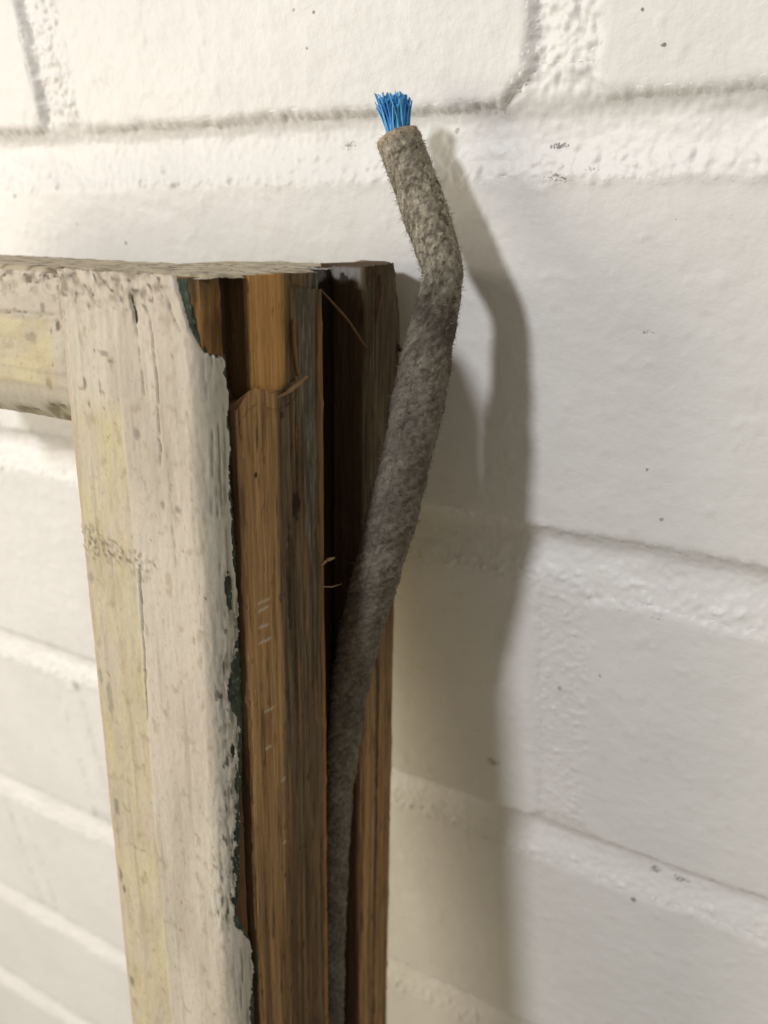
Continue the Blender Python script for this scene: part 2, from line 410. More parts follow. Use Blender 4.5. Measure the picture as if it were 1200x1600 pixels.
def stile_coats(parent):
    pr = coat_profile(); cs = np.concatenate([[1.0, .7, .35], crows(.4)])
    S = np.broadcast_to(pr[:, 4][None, :], (len(cs), len(pr))); C = np.broadcast_to(cs[:, None], S.shape)
    u0, T0, nu, nT = [np.broadcast_to(pr[:, k][None, :], S.shape) for k in range(4)]
    rag = .75*fbm(C*.28, C*0+1, 401, 5) + .12*fbm(C*1.6, C*0+2, 405, 3)
    edge = pe(C, PE) + rag*ss(-8, -12, C)*1.3 + rag*.5
    # ragged crumbly zone low down
    zone = ss(-44, -52, C)*ss(-110, -104, C)
    d = edge - S + zone*1.5*fbm(S*.9, C*.35, 411, 5)
    holes = blobmask(S, C, [(2.6, -45.0, .9, 3.4, 1), (2.0, -88.5, 1.0, 2.4, 1), (.9, -95, .5, 2.0, .8), (1.8, -72.5, .5, 1.2, .8),
                            (-12.7, -5.0, .45, 1.5, 1), (-13.2, -3.0, .3, 1.0, .9), (2.8, -61.5, 1.4, 5.2, 1.0), (2.4, -79, .5, 2.2, .9), (1.2, -100.5, .4, 2.0, .9)], 421)
    paint = np.minimum(ss(0, .22, d), 1-ss(.35, .6, holes))
    cracks = np.maximum.reduce([
        line_mask(S, C, [(-2.5, -11.4), (-5.5, -9.9), (-14, -9.3), (-25.5, -9.9), (-27, -9.8)], .10, 431),
        line_mask(S, C, [(-42, -15.6), (-50, -16.1), (-60, -16.4), (-72, -17.0)], .16, 433)*.95,
        line_mask(S, C, [(-1.5, -6.8), (-4, -5.8), (-8, -4.0)], .12, 435)*.8,
        line_mask(S, C, [(-3.2, -13.0), (-14, -12.2), (-18, -12.0)], .08, 437)*.7,
        line_mask(S, C, [(-1.0, -13.6), (-2.6, -13.0), (-6.5, -12.4)], .15, 439)*.9])
    lift = .10*ss(.9, .1, d)*ss(-10, -12, C)*ss(-.1, .3, fbm(C*.4, S*0, 452, 3))                       # curled lip at the ragged edge
    rel = .12*fbm(S*.5, C*.06, 441, 4) + .10*fbm(S*1.2, C*.5, 443, 4)
    rough_top = ss(-6, 0, C)
    rel = rel + rough_top*.5*fbm(S*.35, C*.5, 447, 4)
    flk = np.floor(3*np.clip(.5+fbm(S*.7, C*.22, 449, 4), 0, 1))/3
    rel = rel + zone*ss(6.0, 1.5, d)*(.30*(flk-.5)+.08*fbm(S*1.5, C*.5, 450, 3))
    grime = blobmask(S, C, [(-26.5, -41.5, 3.4, 3.2, 1), (-22.5, -42.2, 3.6, 2.2, .9), (-17, -42.6, 4.5, 1.8, .8)], 451)
    rel = rel + grime*.45*fbm(S*1.3, C*1.3, 453, 3)
    side0 = ss(-2.4, .6, S)
    wrapcr = side0*ss(.12, .3, fbm(S*1.5, C*.09, 458, 4)); rel = rel - .14*wrapcr
    step = .22*ss(-17.3, -16.6, S + .5*fbm(C*.1, C*0, 455, 3))       # putty line lies a little lower than the face
    h = .24 + rel + lift + step - .40*cracks - .10*side0
    h = np.where(paint > .5, np.maximum(h, .12), -.15)
    u = u0+nu*h; T = T0+nT*h
    Cc = np.minimum(C+.3*rough_top*fbm(S*.3, S*0, 457, 3), .84-.045*np.maximum(51.6-T0, 0)-.010*np.abs(u0))
    V = local(u, T, Cc).reshape(-1, 3)
    # colours
    yel = ss(-16.2, -17.6, S+.7*fbm(S*.3, C*.12, 461, 4))*ss(-16, -22, C) * (.62+1.0*fbm(S*.22, C*.07, 463, 5))
    col = cream(S, C, 0, np.clip(yel, 0, 1))
    side = ss(-2.4, .6, S)
    col = mix(col, lin(192, 188, 177), .7*side)                    # chalky whiter wrap on the side
    col = mix(col, lin(166, 165, 154), .55*side*ss(-.05, .3, fbm(S*.9, C*.1, 471, 4)))
    col = mix(col, lin(116, 112, 100), .6*wrapcr)
    col = mix(col, lin(200, 194, 180), .7*ss(.7, .15, d))           # fresh broken edge
    crumb = zone*ss(6.5, 2.0, d)
    col = mix(col, lin(190, 187, 176), .5*crumb*ss(-.3, .1, fbm(S*.8, C*.3, 472, 4)))
    col = mix(col, lin(128, 128, 114), .8*crumb*ss(.02, .25, fbm(S*1.1, C*.22, 473, 5)))
    col = mix(col, lin(50, 54, 44), .9*crumb*ss(.20, .34, fbm(S*1.2, C*.33, 475, 4)))
    col = mix(col, lin(92, 84, 72), .8*grime*ss(-.05, .3, fbm(S*1.0, C*1.2, 477, 4)))
    topd = ss(-7, -1, C+1.5*fbm(S*.25, S*0, 479, 3))*ss(-4, -9, S)
    col = mix(col, lin(116, 104, 86), topd*.75*ss(-.15, .35, fbm(S*.5, C*.6, 481, 5)))
    col = mix(col, lin(60, 52, 42), topd*.9*ss(.18, .4, fbm(S*.7, C*.8, 483, 4)))
    spots = blobmask(S, C, [(-24.5, -15.8, .35, 1.0, 1), (-24.0, -19.0, .35, .6, .9), (-9.9, -32.3, .5, .7, .7), (-7, -32.4, .6, .5, .8), (-20, -11.0, 1.2, .4, .8),
                            (-18.8, -12.0, .7, .3, .7), (-27.6, -66, .5, 1.6, .6), (-27.4, -107, .6, 1.8, .95), (-26.8, -110, .5, .9, .9), (-27.2, -132, .7, 1.2, .8),
                            (-21.3, -16, .25, 1.0, .7), (-14.2, -22, .8, .9, .6), (-27.4, -48, .8, 1.0, .5), (-25.6, -70, .7, 4, .5), (-26.6, -92, .6, 2, .6)], 485)
    col = mix(col, lin(66, 62, 46), .65*spots)
    scratch = np.zeros_like(S)
    for i in range(16):
        r = random.Random(900+i); c0 = -r.uniform(5, 190); s0 = r.uniform(-15, -1); ln = r.uniform(4, 26)
        scratch = np.maximum(scratch, r.uniform(.3, .8)*line_mask(S, C, [(c0, s0), (c0-ln, s0+r.uniform(-.5, .5))], .07, 500+i))
    col = mix(col, lin(130, 116, 96), .7*scratch)
    col = mix(col, lin(72, 60, 46), .85*cracks)
    edge_dark = ss(-27.6, -28.2, S); col = mix(col, lin(176, 156, 134), .6*edge_dark)
    F = grid_faces(*S.shape)
    keep = (paint.reshape(-1)[F] > .12).any(1)
    UV = np.stack([S, C], -1).reshape(-1, 2)
    me = mesh_np('paint_coat', V, F[keep], UV, col.reshape(-1, 3), [M_paint])
    new_obj('paint_coat', me, parent)
    # green undercoat, a thinner sheet below it
    ge = pe(C, GE) + .5*rag + .25*fbm(C*.9, C*0+7, 407, 3)
    d2 = ge-S
    h2 = np.where(d2 > 0, .10+.05*fbm(S*1.1, C*.8, 491, 3), -.2)
    V2 = local(u0+nu*h2, T0+nT*h2, np.minimum(C, .37-.045*np.maximum(51.6-T0, 0)-.010*np.abs(u0))).reshape(-1, 3)
    g = mix(lin(66, 76, 62), lin(46, 54, 45), ss(-.3, .3, fbm(S*.9, C*.4, 493, 4)))
    g = mix(g, lin(128, 142, 124), .6*ss(.2, .45, fbm(S*1.4, C*1.4, 495, 4)))
    g = mix(g, lin(52, 42, 32), .7*ss(.15, .4, fbm(S*1.2, C*.5, 497, 4)))
    keep2 = (d2.reshape(-1)[F] > -.05).any(1) & (S.reshape(-1)[F] > -16).all(1)
    me = mesh_np('undercoat', V2, F[keep2], UV, g.reshape(-1, 3), [M_under])
    new_obj('undercoat', me, parent)

def wood_col(T, c, tone, dark, seed):
    """bare wood albedo; tone 0 dark brown .. 1 tan; dark: grey weathering"""
    ring = fbm(T*1.1, c*.02, seed, 4)
    a = mix(lin(164, 130, 90), lin(192, 154, 108), ss(-.35, .35, ring))
    a = mix(a, lin(126, 92, 62), .6*ss(.1, .4, fbm(T*2.3, c*.03, seed+3, 3)))
    b = mix(lin(80, 66, 50), lin(104, 86, 64), ss(-.3, .3, ring))
    col = mix(b, a, np.clip(tone, 0, 1))
    gz = mix(lin(58, 54, 47), lin(116, 108, 92), ss(-.25, .35, fbm(T*1.6, c*.05, seed+7, 4)))
    col = mix(col, gz, np.clip(dark, 0, 1))
    col = mix(col, lin(46, 36, 28), .65*ss(.30, .52, fbm(T*1.5, c*.07, seed+11, 4)))
    col = mix(col, lin(78, 56, 40), .5*ss(.0, .35, fbm(T*.9, c*.012, seed+13, 3)))
    col = mix(col, lin(60, 46, 36), .5*ss(.22, .5, fbm(T*.5, c*.05, seed+17, 5)))
    return col

def extrude(name, prof, closed_back, cs, disp, colf, parent, mat, cap_mat=None, c_top=None, label=None):
    """prof: (n,2) loop of (u,T) going round; extruded along c, with displacement and per-vertex colour"""
    prof = np.asarray(prof, float); n = len(prof)
    nxt = np.roll(prof, -1, 0); prv = np.roll(prof, 1, 0)
    tg = nxt-prv; nr = np.stack([tg[:, 1], -tg[:, 0]], -1); nr /= np.linalg.norm(nr, axis=1)[:, None]+1e-9
    area2 = np.sum(prof[:, 0]*nxt[:, 1]-nxt[:, 0]*prof[:, 1])
    if area2 < 0: nr = -nr
    C = np.broadcast_to(cs[:, None], (len(cs), n)).copy()
    U = np.broadcast_to(prof[:, 0], C.shape); T = np.broadcast_to(prof[:, 1], C.shape)
    arc = np.concatenate([[0], np.cumsum(np.linalg.norm(np.diff(prof, axis=0), axis=1))]); A = np.broadcast_to(arc, C.shape)
    h = disp(U, T, C)
    if c_top is not None:
        C[0] = c_top(prof[:, 0], prof[:, 1]); k = min(8, len(cs)//4)
        for i in range(1, k): C[i] = np.minimum(C[i], C[0]-(i)*.35)
        C = np.minimum.accumulate(C, axis=0)
    V = local(U+nr[:, 0]*h, T+nr[:, 1]*h, C).reshape(-1, 3)
    F = grid_faces(len(cs), n, wrap=True)
    col = colf(U, T, C).reshape(-1, 3)
    UV = np.stack([T-U*.7, C], -1).reshape(-1, 2)
    me = mesh_np(name, V, F, UV, col, [mat] + ([cap_mat] if cap_mat else []))
    bm = bmesh.new(); bm.from_mesh(me); bm.verts.ensure_lookup_table()
    try:
        f = bm.faces.new([bm.verts[i] for i in range(n)]); f.material_index = 1 if cap_mat else 0
        L = (len(cs)-1)*n; bm.faces.new([bm.verts[L+i] for i in range(n-1, -1, -1)])
    except Exception: pass
    bmesh.ops.recalc_face_normals(bm, faces=bm.faces[:])
    bm.to_mesh(me); bm.free()
    try:
        me.set_sharp_from_angle(angle=math.radians(55))
    except Exception: pass
    return new_obj(name, me, parent, label)

def dense(pts, step):
    """polyline loop with extra points; step per segment"""
    out = []
    for i, (p, st) in enumerate(zip(pts, step)):
        q = np.array(pts[(i+1) % len(pts)], float); p = np.array(p, float)
        n = max(1, int(np.ceil(np.linalg.norm(q-p)/st)))
        for k in range(n): out.append(p+(q-p)*k/n)
    return np.array(out)

def chips(T, C, seed):
    '''short torn fibres and dents along the grain'''
    return .16*ss(.25, .5, fbm(T*1.6, C*.18, seed, 3)) - .22*ss(.34, .5, fbm(T*1.1, C*.25, seed+5, 3))
def grain_disp(amp, seed):
    def f(U, T, C):
        vis = ss(-12, -8, U)
        return vis*chips(T-U*.7, C, seed+21) + vis*amp*(fbm((T-U*.7)*1.3, C*.03, seed, 4) + .35*fbm((T-U*.7)*3.5, C*.15, seed+3, 3))
    return f

# ---- the stile: back strip, cord groove, rebate, front
GF = -7.0
loop = [(-37, 4), (-34, 0), (-9, 0), (-9, 12.9), (GF, 12.9), (GF, 25.2), (-4.2, 25.4), (-4.2, 46.0), (-4.0, 47.4),
        (-1.5, 47.5), (-.98, 47.8), (-.95, 48.0), (-1.22, 49.38), (-2.0, 50.55), (-3.17, 51.33), (-4.55, 51.6), (-27.7, 51.6), (-29, 50.3), (-29, 34), (-37, 30)]  # unseen inner lip, shaped to block lamp light behind the stile
step = [6, 6, 6, .6, .4, .4, .5, .4, .3, .3, .3, .4, .4, .4, .4, 2.0, 6, 6, 6]
def stile_col(U, T, C):
    n1 = fbm(T*.6, C*.015, 611, 4)
    up = ss(-95, -40, C+14*fbm(T*.5, C*0, 613, 3))          # weathered, nearly black towards the top
    tone = np.where(T < 13, .75*(1-up)+.12*up, .25)
    grey = np.where(T < 13, .5*up, .25)
    col = wood_col(T, C, tone + .25*n1, grey + .2*n1, 621)
    # back strip: a long dark split and a clean tan outer edge lower down
    split = line_mask(T, C, [(-300, 8.2), (-160, 7.6), (-120, 7.0), (-80, 7.4), (-60, 8.5)], .35, 623)*ss(-1, -.3, U)
    col = mix(col, lin(44, 32, 24), .85*split)
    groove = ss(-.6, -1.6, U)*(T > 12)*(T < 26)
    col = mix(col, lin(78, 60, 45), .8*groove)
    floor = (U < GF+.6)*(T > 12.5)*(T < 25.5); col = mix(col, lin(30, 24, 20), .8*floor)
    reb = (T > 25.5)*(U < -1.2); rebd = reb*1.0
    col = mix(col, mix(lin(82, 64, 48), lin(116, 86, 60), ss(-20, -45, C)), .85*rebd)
    fr = (T >= 47.7)*1.0
    frc = mix(lin(138, 104, 64), lin(104, 76, 48), ss(-.2, .3, fbm(T*1.4, C*.1, 627, 4)))
    frc = mix(frc, lin(92, 66, 46), ss(-14, -30, C)*.7)
    col = mix(col, frc, fr)
    # paint smear at the head of the groove
    sm = blobmask(T, C, [(21.0, -.6, 3.2, 2.0, 1), (16.5, -1.0, 2.6, 1.6, .9)], 629)*(T > 12)*(T < 25)
    col = mix(col, lin(168, 168, 170), .8*sm)
    inner = (U < -8.9)*(T < 45); col = mix(col, lin(206, 186, 122), .95*inner)  # unseen back and inner faces, yellow to bounce warm light into the wall shadow
    smear = (T > 12.2)*(T < 13.2)*ss(-.6, -1.4, U)*ss(-3.0, -1.4, C+1.8*fbm(U*.5, C*.3, 633, 4))*ss(.1, -.5, C)*ss(-7.6, -6.0, U); col = mix(col, lin(150, 148, 146), .7*smear)
    topd = (1-smear)*ss(-3.0, 0, C+1.2*fbm(T*.6, T*0, 631, 3)); col = mix(col, np.where((T < 13)[..., None], lin(88, 70, 52), lin(92, 78, 60)), .6*topd)
    return col
def stile_disp(U, T, C):
    h = grain_disp(.30, 641)(U, T, C)
    # worn outer corner at the head of the back strip
    wear = ss(-11, 0, C)*ss(4.5, .2, T)*(U > -3)
    return h - 2.4*wear*(.7+.6*fbm(T*.5, C*.3, 645, 3)) - .5*ss(-60, -100, C)*0
M_cap = attr_mat('dirty_painted_top', .75, .2, (1, 1), 1.2, .3, .8, .25, (1, 1), .8)
cs = crows(.45)
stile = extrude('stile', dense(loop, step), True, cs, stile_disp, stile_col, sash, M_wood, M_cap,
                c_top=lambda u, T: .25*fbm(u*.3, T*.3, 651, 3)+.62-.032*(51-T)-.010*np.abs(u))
stile_coats(stile)
# ---- back strip behind the cord groove
bsl = [(-8.97, .02), (-1.6, .02), (-.5, .4), (0, 1.6), (0, 12.0), (-.5, 12.6), (GF, 12.88), (-8.97, 12.88)]
extrude('back_strip', dense(bsl, [3, .6, .3, .3, .3, .3, .35, 3]), True, crows(.45), stile_disp, stile_col, sash, M_wood, None,
        c_top=lambda u, T: .15+.3*fbm(u*.4, T*.5, 661, 3)-.5*np.abs(fbm(T*1.5, u*.3, 663, 3)))

# ---- tenon of lighter wood at the head of the joint
tl = [(-4.3, 25.6), (-.55, 25.3), (-.3, 26.0), (-.5, 42.2), (-.9, 42.8), (-4.3, 42.9)]
def tenon_col(U, T, C):
    dk = ss(35.5, 33.5, T+1.2*fbm(T*.4, C*.08, 701, 4))
    lt = mix(wood_col(T, C, 1.0, 0, 703)*1.1, lin(208, 156, 92), .6+T*0)
    gr = wood_col(T, C, .45, .75, 705)
    col = mix(lt, gr, dk*.9)
    col = mix(col, lin(120, 84, 46), .6*ss(.1, .4, fbm(T*1.6, C*.1, 707, 4))*dk)
    gr2 = ss(29.5, 28.0, T+.9*fbm(T*.4, C*.1, 709, 3))
    col = mix(col, lin(84, 66, 49), .9*ss(42.2, 42.6, T))
    return mix(col, mix(lin(70, 66, 58), lin(122, 118, 106), ss(-.1, .3, fbm(T*1.1, C*.10, 711, 5))), .8*gr2)
cst = np.arange(0, -24, -.35)
extrude('tenon', dense(tl, [.6, .3, .3, .3, .4, 2]), True, cst, grain_disp(.28, 713), tenon_col, sash, M_wood, M_cap,
        c_top=lambda u, T: .67-.032*(51-T)+.2*fbm(u, T*.5, 715, 3))

# ---- edge board: the outer layer whose broken head starts below the tenon
bl = [(-4.2, 32.6), (.28, 32.6), (.3, 45.6), (-.1, 46.5), (-4.2, 46.8)]
sl = [(-4.2, 25.5), (.05, 25.25), (.3, 25.7), (.26, 32.6), (-.2, 33.0), (-4.2, 33.0)]
def board_top(u, T):
    z = np.interp(T, [32, 34, 36, 38, 42.5, 44.5, 46.8], [-15.2, -16.4, -17.2, -16.9, -15.4, -15.9, -18.2])
    return z + .5*fbm(T*.9, u*.3, 731, 3) + 1.2*np.abs(fbm(T*2.2, u*.2, 733, 3))
def strip_top(u, T):
    return -1.9 - .12*(33-T) + .5*fbm(T*.9, u*.3, 735, 3) + .8*np.abs(fbm(T*2.2, u*.2, 737, 3))
def board_col(U, T, C):
    w = 1.3*fbm(T*.35, C*.02, 741, 4)
    dk = ss(38.6, 37.0, T+w)*ss(-130, -70, C+16*fbm(T*.4, C*0, 743, 3))
    tone = .95 - .25*ss(-50, -120, C) - .55*ss(-60, -110, C)*ss(38.2, 37.0, T)
    col = wood_col(T, C, tone+.25*fbm(T*.8, C*.02, 745, 3), 0, 747)
    col = mix(col, wood_col(T, C, .35, .8, 749), dk*.92)
    orange = ss(26.9, 26.2, T+.7*fbm(T*0, C*.12, 751, 3)) + .8*ss(.18, .4, fbm(T*.7, C*.035, 753, 4))*dk
    col = mix(col, lin(162, 121, 74), .7*np.clip(orange, 0, 1)*ss(-2, -10, C))
    pale = ss(31.4, 30.6, T+1.0*fbm(T*.4, C*.08, 755, 4))*ss(27.2, 28.6, T)*ss(-62, -38, C)
    col = mix(col, mix(lin(88, 84, 76), lin(142, 138, 126), ss(-.1, .35, fbm(T*1.1, C*.14, 757, 5))), .65*pale)
    black = blobmask(T, C, [(33.2, -35.7, 1.2, 2.4, 1), (35, -48, 1.1, 10, .7), (34.4, -60, .8, 12, .6), (32, -30, .8, 8, .6)], 759)
    col = mix(col, lin(40, 34, 28), .8*black)
    dots = blobmask(T, C, [(43.0, -28.2, .35, .4, 1), (36.2, -20.5, .5, .7, .7), (38.6, -104, .4, .5, .7), (31, -88, .3, 1.2, .7), (33.5, -124, .5, .9, .6)], 761, .1)
    col = mix(col, lin(30, 24, 20), .9*dots)
    arr = line_mask(T, C, [(-25, 36.9), (-90, 37.4), (-230, 38.0)], .16, 763)*ss(-50, -75, C)
    col = mix(col, lin(86, 56, 34), .6*arr)
    scr = np.zeros_like(T)
    for (t0, c0, wd, sl) in ((42.1, -49.0, 1.9, .1), (42.2, -50.3, 1.7, .05), (42.3, -53.2, 1.7, .12), (42.1, -55.9, 2.0, .1), (41.6, -68.6, 1.6, .12), (42.2, -75.5, 1.0, .2), (38.4, -84, .8, .3), (38.5, -97, .7, .3)):
        cc = C-(c0+sl*(T-t0)); brk = .55+.45*(fbm(T*2.2, C*0+c0, 767, 2) > -.15)
        scr = np.maximum(scr, np.exp(-(cc/.24)**2)*ss(wd, wd*.6, np.abs(T-t0))*(.6+.4*brk))
    col = mix(col, lin(70, 54, 40), .8*ss(46.2, 46.6, T))
    return mix(col, lin(214, 206, 190), .62*scr*(U > -.3))
csb = np.concatenate([np.arange(0, -44, -.4), np.arange(-44, -80, -.2), np.arange(-80, -215, -.4), np.linspace(-215, -LEN, 30)])
def board_disp(U, T, C):
    return grain_disp(.26, 771)(U, T, C) + .22*ss(-.2, .3, U)*(ss(38.2, 36.6, T)*-.9)*ss(-100, -20, C)*np.clip(.4+fbm(T*1.1, C*.04, 773, 4), 0, 1)
extrude('edge_strip', dense(sl, [.6, .3, .28, .3, .5, 2]), True, csb, board_disp, board_col, sash, M_wood, None, c_top=strip_top)
extrude('edge_board', dense(bl, [.6, .28, .3, .4, 2]), True, csb, board_disp, board_col, sash, M_wood, None, c_top=board_top)

# ---- top rail, running off to the left
def top_rail():
    us = np.arange(-27.9, -130, -.45)
    pr = []
    Tf = 51.6
    pr += [(24.0, -.3, 0, 1)]
    for T in np.linspace(25, Tf-1.0, 40): pr.append((T, .62-.032*(Tf-T), 0, 1))
    for t in np.linspace(0, math.pi/2, 6)[1:]: pr.append((Tf-1+math.sin(t), -.38+math.cos(t), math.sin(t), math.cos(t)))
    for c in np.arange(-.7, -16.8, -.35): pr.append((Tf, c, 1, 0))
    for k, (T, c) in enumerate([(51.4, -17.2), (51.1, -18.0), (50.7, -18.8), (50.2, -19.7), (49.6, -20.6), (48.9, -21.5), (48.0, -22.4), (46.8, -23.3), (45.0, -24.0), (40, -24.2), (36, -24.2), (30, -24.2), (24.0, -24.2)]):
        pr.append((T, c, .7 if k < 8 else .1, -.7 if k < 8 else -1))
    pr = np.array(pr); n = len(pr)
    U = np.broadcast_to(us[:, None], (len(us), n)); T0, C0, nT, nC = [np.broadcast_to(pr[:, k], U.shape) for k in range(4)]
    front = (T0 > 51) * 1.0
    chip = blobmask(U, C0, [(-33.0, -22.0, 4.4, 1.7, 1), (-42, -23.0, 4.0, .8, .9), (-55, -22.6, 5, .9, .8)], 801)*(T0 > 44)
    top = (nC > .5)*1.0
    rel = .14*fbm(U*.3, C0*.4, 803, 4) + .10*fbm(U*1.1, C0*1.1, 805, 4) + top*.22*fbm(U*.35, T0*.35, 807, 4)
    seam = line_mask(C0, U, [(-140, -6.6), (-60, -6.7), (-38, -6.2), (-29, -6.0)], .10, 809)*front
    rel = rel - .3*seam - .8*chip - .22*ss(-6.3, -7.2, C0)*front
    edge = ss(-28.5, -28.0, U)*(.5+fbm(C0*.5, U*0, 806, 3)); rel = rel - .35*edge*front - 1.3*ss(-32, -28.5, U)*top
    T = T0+nT*(rel+.25); C = C0+nC*(rel+.25) - .010*np.abs(U)
    V = local(U, T, C).reshape(-1, 3)
    yel = (.75+.9*fbm(U*.12, C0*.2, 812, 3))*front*ss(-6.2, -7.8, C0+.8*fbm(U*.25, C0*.25, 811, 4))*ss(-29.5, -32.5, U+.8*fbm(U*.2, C0*.4, 813, 3))
    col = cream(C0*1.0+3.3, U, 40, np.clip(yel*1.1, 0, 1))
    tp = ss(-5, -.3, C0+1.2*fbm(U*.25, U*0, 815, 3))*front
    col = mix(col, lin(112, 98, 80), .7*tp*ss(-.1, .35, fbm(U*.5, C0*.6, 817, 5)))
    col = mix(col, lin(64, 56, 44), .9*tp*ss(.2, .4, fbm(U*.6, C0*.8, 819, 4)))
    col = mix(col, mix(lin(186, 172, 148), lin(120, 108, 88), ss(-.1, .4, fbm(U*.3, T0*.3, 821, 5))), top)
    ch = ((nC < -.2)*1.0); col = mix(col, lin(186, 178, 160), .7*ch)
    col = mix(col, mix(lin(60, 60, 42), lin(176, 172, 142), ss(.35, .6, chip+.3*fbm(U*.4, T0*.4, 831, 3))), .9*chip*ch*ss(0, .2, chip))
    spots = blobmask(U, C0, [(-29.4, -7.6, .6, .9, 1), (-31.0, -8.4, .35, .4, .9), (-31.5, -13.6, .4, .4, .7), (-37.5, -6.0, .7, .35, .8), (-36.2, -5.9, .4, .3, .8),
                             (-36, -9.8, 1.4, .9, .4), (-32.2, -5.0, .5, .9, .6), (-34.6, -.9, 1.0, .7, 1), (-33, -16.5, .8, .7, .5)], 823)*front
    col = mix(col, lin(80, 68, 48), .85*spots)
    col = mix(col, lin(120, 100, 76), .8*seam); col = mix(col, lin(110, 92, 72), .55*np.clip(edge, 0, 1)*front)
    F = grid_faces(len(us), n, wrap=True)
    UV = np.stack([np.where(top > 0, T0, C0), U], -1).reshape(-1, 2)
    me = mesh_np('top_rail', V, F, UV, col.reshape(-1, 3), [M_paint])
    bm = bmesh.new(); bm.from_mesh(me); bm.verts.ensure_lookup_table()
    bm.faces.new([bm.verts[i] for i in range(n)]); L = (len(us)-1)*n; bm.faces.new([bm.verts[L+i] for i in range(n-1, -1, -1)])
    bmesh.ops.recalc_face_normals(bm, faces=bm.faces[:]); bm.to_mesh(me); bm.free()
    try: me.set_sharp_from_angle(angle=math.radians(60))
    except Exception: pass
    new_obj('top_rail', me, sash)
top_rail()

# ---- dirty paint and dust on the end grain of the stile head
def head_sheet():
    us = np.linspace(-29.0, -.7, 80); Ts = np.linspace(1.0, 51.0, 130)
    U, T = np.meshgrid(us, Ts)
    e = np.minimum.reduce([U+29.0, -.7-U, T-1.0, 51.0-T])
    C = .94 - .032*(51-T) + .26*fbm(U*.3, T*.3, 851, 4) + .15*fbm(U*1.1, T*1.1, 853, 3) - .5*ss(.9, 0, e) - .010*np.abs(U)
    C = C - 2.4*ss(-2.4, -.9, U+.8*fbm(T*.5, U*0, 858, 3))*(T < 25.4)
    drop = ((T < 15.5+4*fbm(U*.5, T*0, 860, 4)) & (U > -9)) | ((T < 25.4) & (U > -2.6+3.0*fbm(T*.45, U*0+3, 864, 4)))
    col = mix(lin(186, 174, 150), lin(142, 130, 108), ss(-.2, .35, fbm(U*.25, T*.25, 857, 5)))
    col = mix(col, lin(84, 74, 60), .8*ss(.15, .4, fbm(U*.5, T*.5, 859, 5)))
    F = grid_faces(*U.shape); F = F[~drop.reshape(-1)[F].any(1)]
    col = mix(col, mix(lin(74, 66, 58), lin(160, 160, 162), ss(-.15, .2, fbm(U*.6, T*.6, 862, 4))), .9*ss(25, 23, T)*ss(-8, -5, U))
    me = mesh_np('head_paint', local(U, T, C).reshape(-1, 3), F, np.stack([U, T], -1).reshape(-1, 2), col.reshape(-1, 3), [M_paint])
    new_obj('head_paint', me, stile)
head_sheet()

# ---- splinters and loose fibres
def stick(name, pts, r0, r1, colr, parent, mat, seed, nseg=7, loc=True):
    """a tapering, slightly bent stick through (u,T,c) points"""
    P = np.array(pts, float)
    t = np.linspace(0, 1, 14); k = np.linspace(0, 1, len(P))
    Q = np.stack([np.interp(t, k, P[:, i]) for i in range(3)], -1)
    W = local(Q[:, 0], Q[:, 1], Q[:, 2]) if loc else Q
    tg = np.gradient(W, axis=0); tg /= np.linalg.norm(tg, axis=1)[:, None]
    ref = np.array([.3, .8, .52]); n1 = np.cross(tg, ref); n1 /= np.linalg.norm(n1, axis=1)[:, None]; n2 = np.cross(tg, n1)
    a = np.arange(nseg)*2*math.pi/nseg
    r = np.interp(t, [0, .5, 1], [r0*.8, r0, r1])[:, None]*(1+.35*np.sin(a*2+seed)[None, :]*np.ones((len(t), 1)) + .2*vnoise(t[:, None]*6, a[None, :], seed))
    V = W[:, None, :] + r[..., None]*(np.cos(a)[None, :, None]*n1[:, None, :]+np.sin(a)[None, :, None]*n2[:, None, :])
    F = grid_faces(len(t), nseg, wrap=True)
    V = V.reshape(-1, 3); L = len(V)
    V = np.concatenate([V, W[:1], W[-1:]])
    caps = []
    b = (len(t)-1)*nseg
    for i in range(nseg):
        caps.append((i, L, L, (i+1) % nseg)); caps.append((b+i, b+(i+1) % nseg, L+1, L+1))
    tri = []
    me = bpy.data.meshes.new(name)
    faces = [tuple(f) for f in F] + [((i+1) % nseg, i, L) for i in range(nseg)] + [(b+i, b+(i+1) % nseg, L+1) for i in range(nseg)]
    me.from_pydata([tuple(v) for v in V*MM], [], faces); me.materials.append(mat)
    at = me.color_attributes.new('albedo', 'FLOAT_COLOR', 'POINT')
    cc = np.ones((len(V), 4), np.float32); cc[:, :3] = np.array(colr)*(1+.3*rng.standard_normal((len(V), 1))*.4)
    at.data.foreach_set('color', np.clip(cc, .005, 1).ravel())
    uvl = me.uv_layers.new(name='mm'); idx = np.zeros(len(me.loops), np.int32); me.loops.foreach_get('vertex_index', idx)
    uvl.data.foreach_set('uv', V[idx][:, [0, 2]].astype(np.float32).ravel())
    me.polygons.foreach_set('use_smooth', np.ones(len(me.polygons), bool))
    return new_obj(name, me, parent)
stick('splinter', [(-1.2, 23.9, -2.9), (1.2, 19.5, -8.0), (2.4, 16.0, -12.8)], .30, .38, lin(110, 84, 60), sash, M_rust, 1)
stick('splinter', [(-.4, 38.2, -18.0), (.8, 35.6, -17.0), (2.2, 32.4, -14.9)], .36, .2, lin(150, 120, 92), sash, M_rust, 2)
stick('splinter', [(.2, 8.2, -1.5), (.5, 8.6, -5), (.35, 9.8, -9.5)], .22, .16, lin(112, 88, 66), sash, M_rust, 3)
stick('splinter', [(.2, 33.0, -6.5), (.45, 33.2, -10), (.3, 32.2, -15)], .24, .2, lin(124, 96, 66), sash, M_rust, 4)
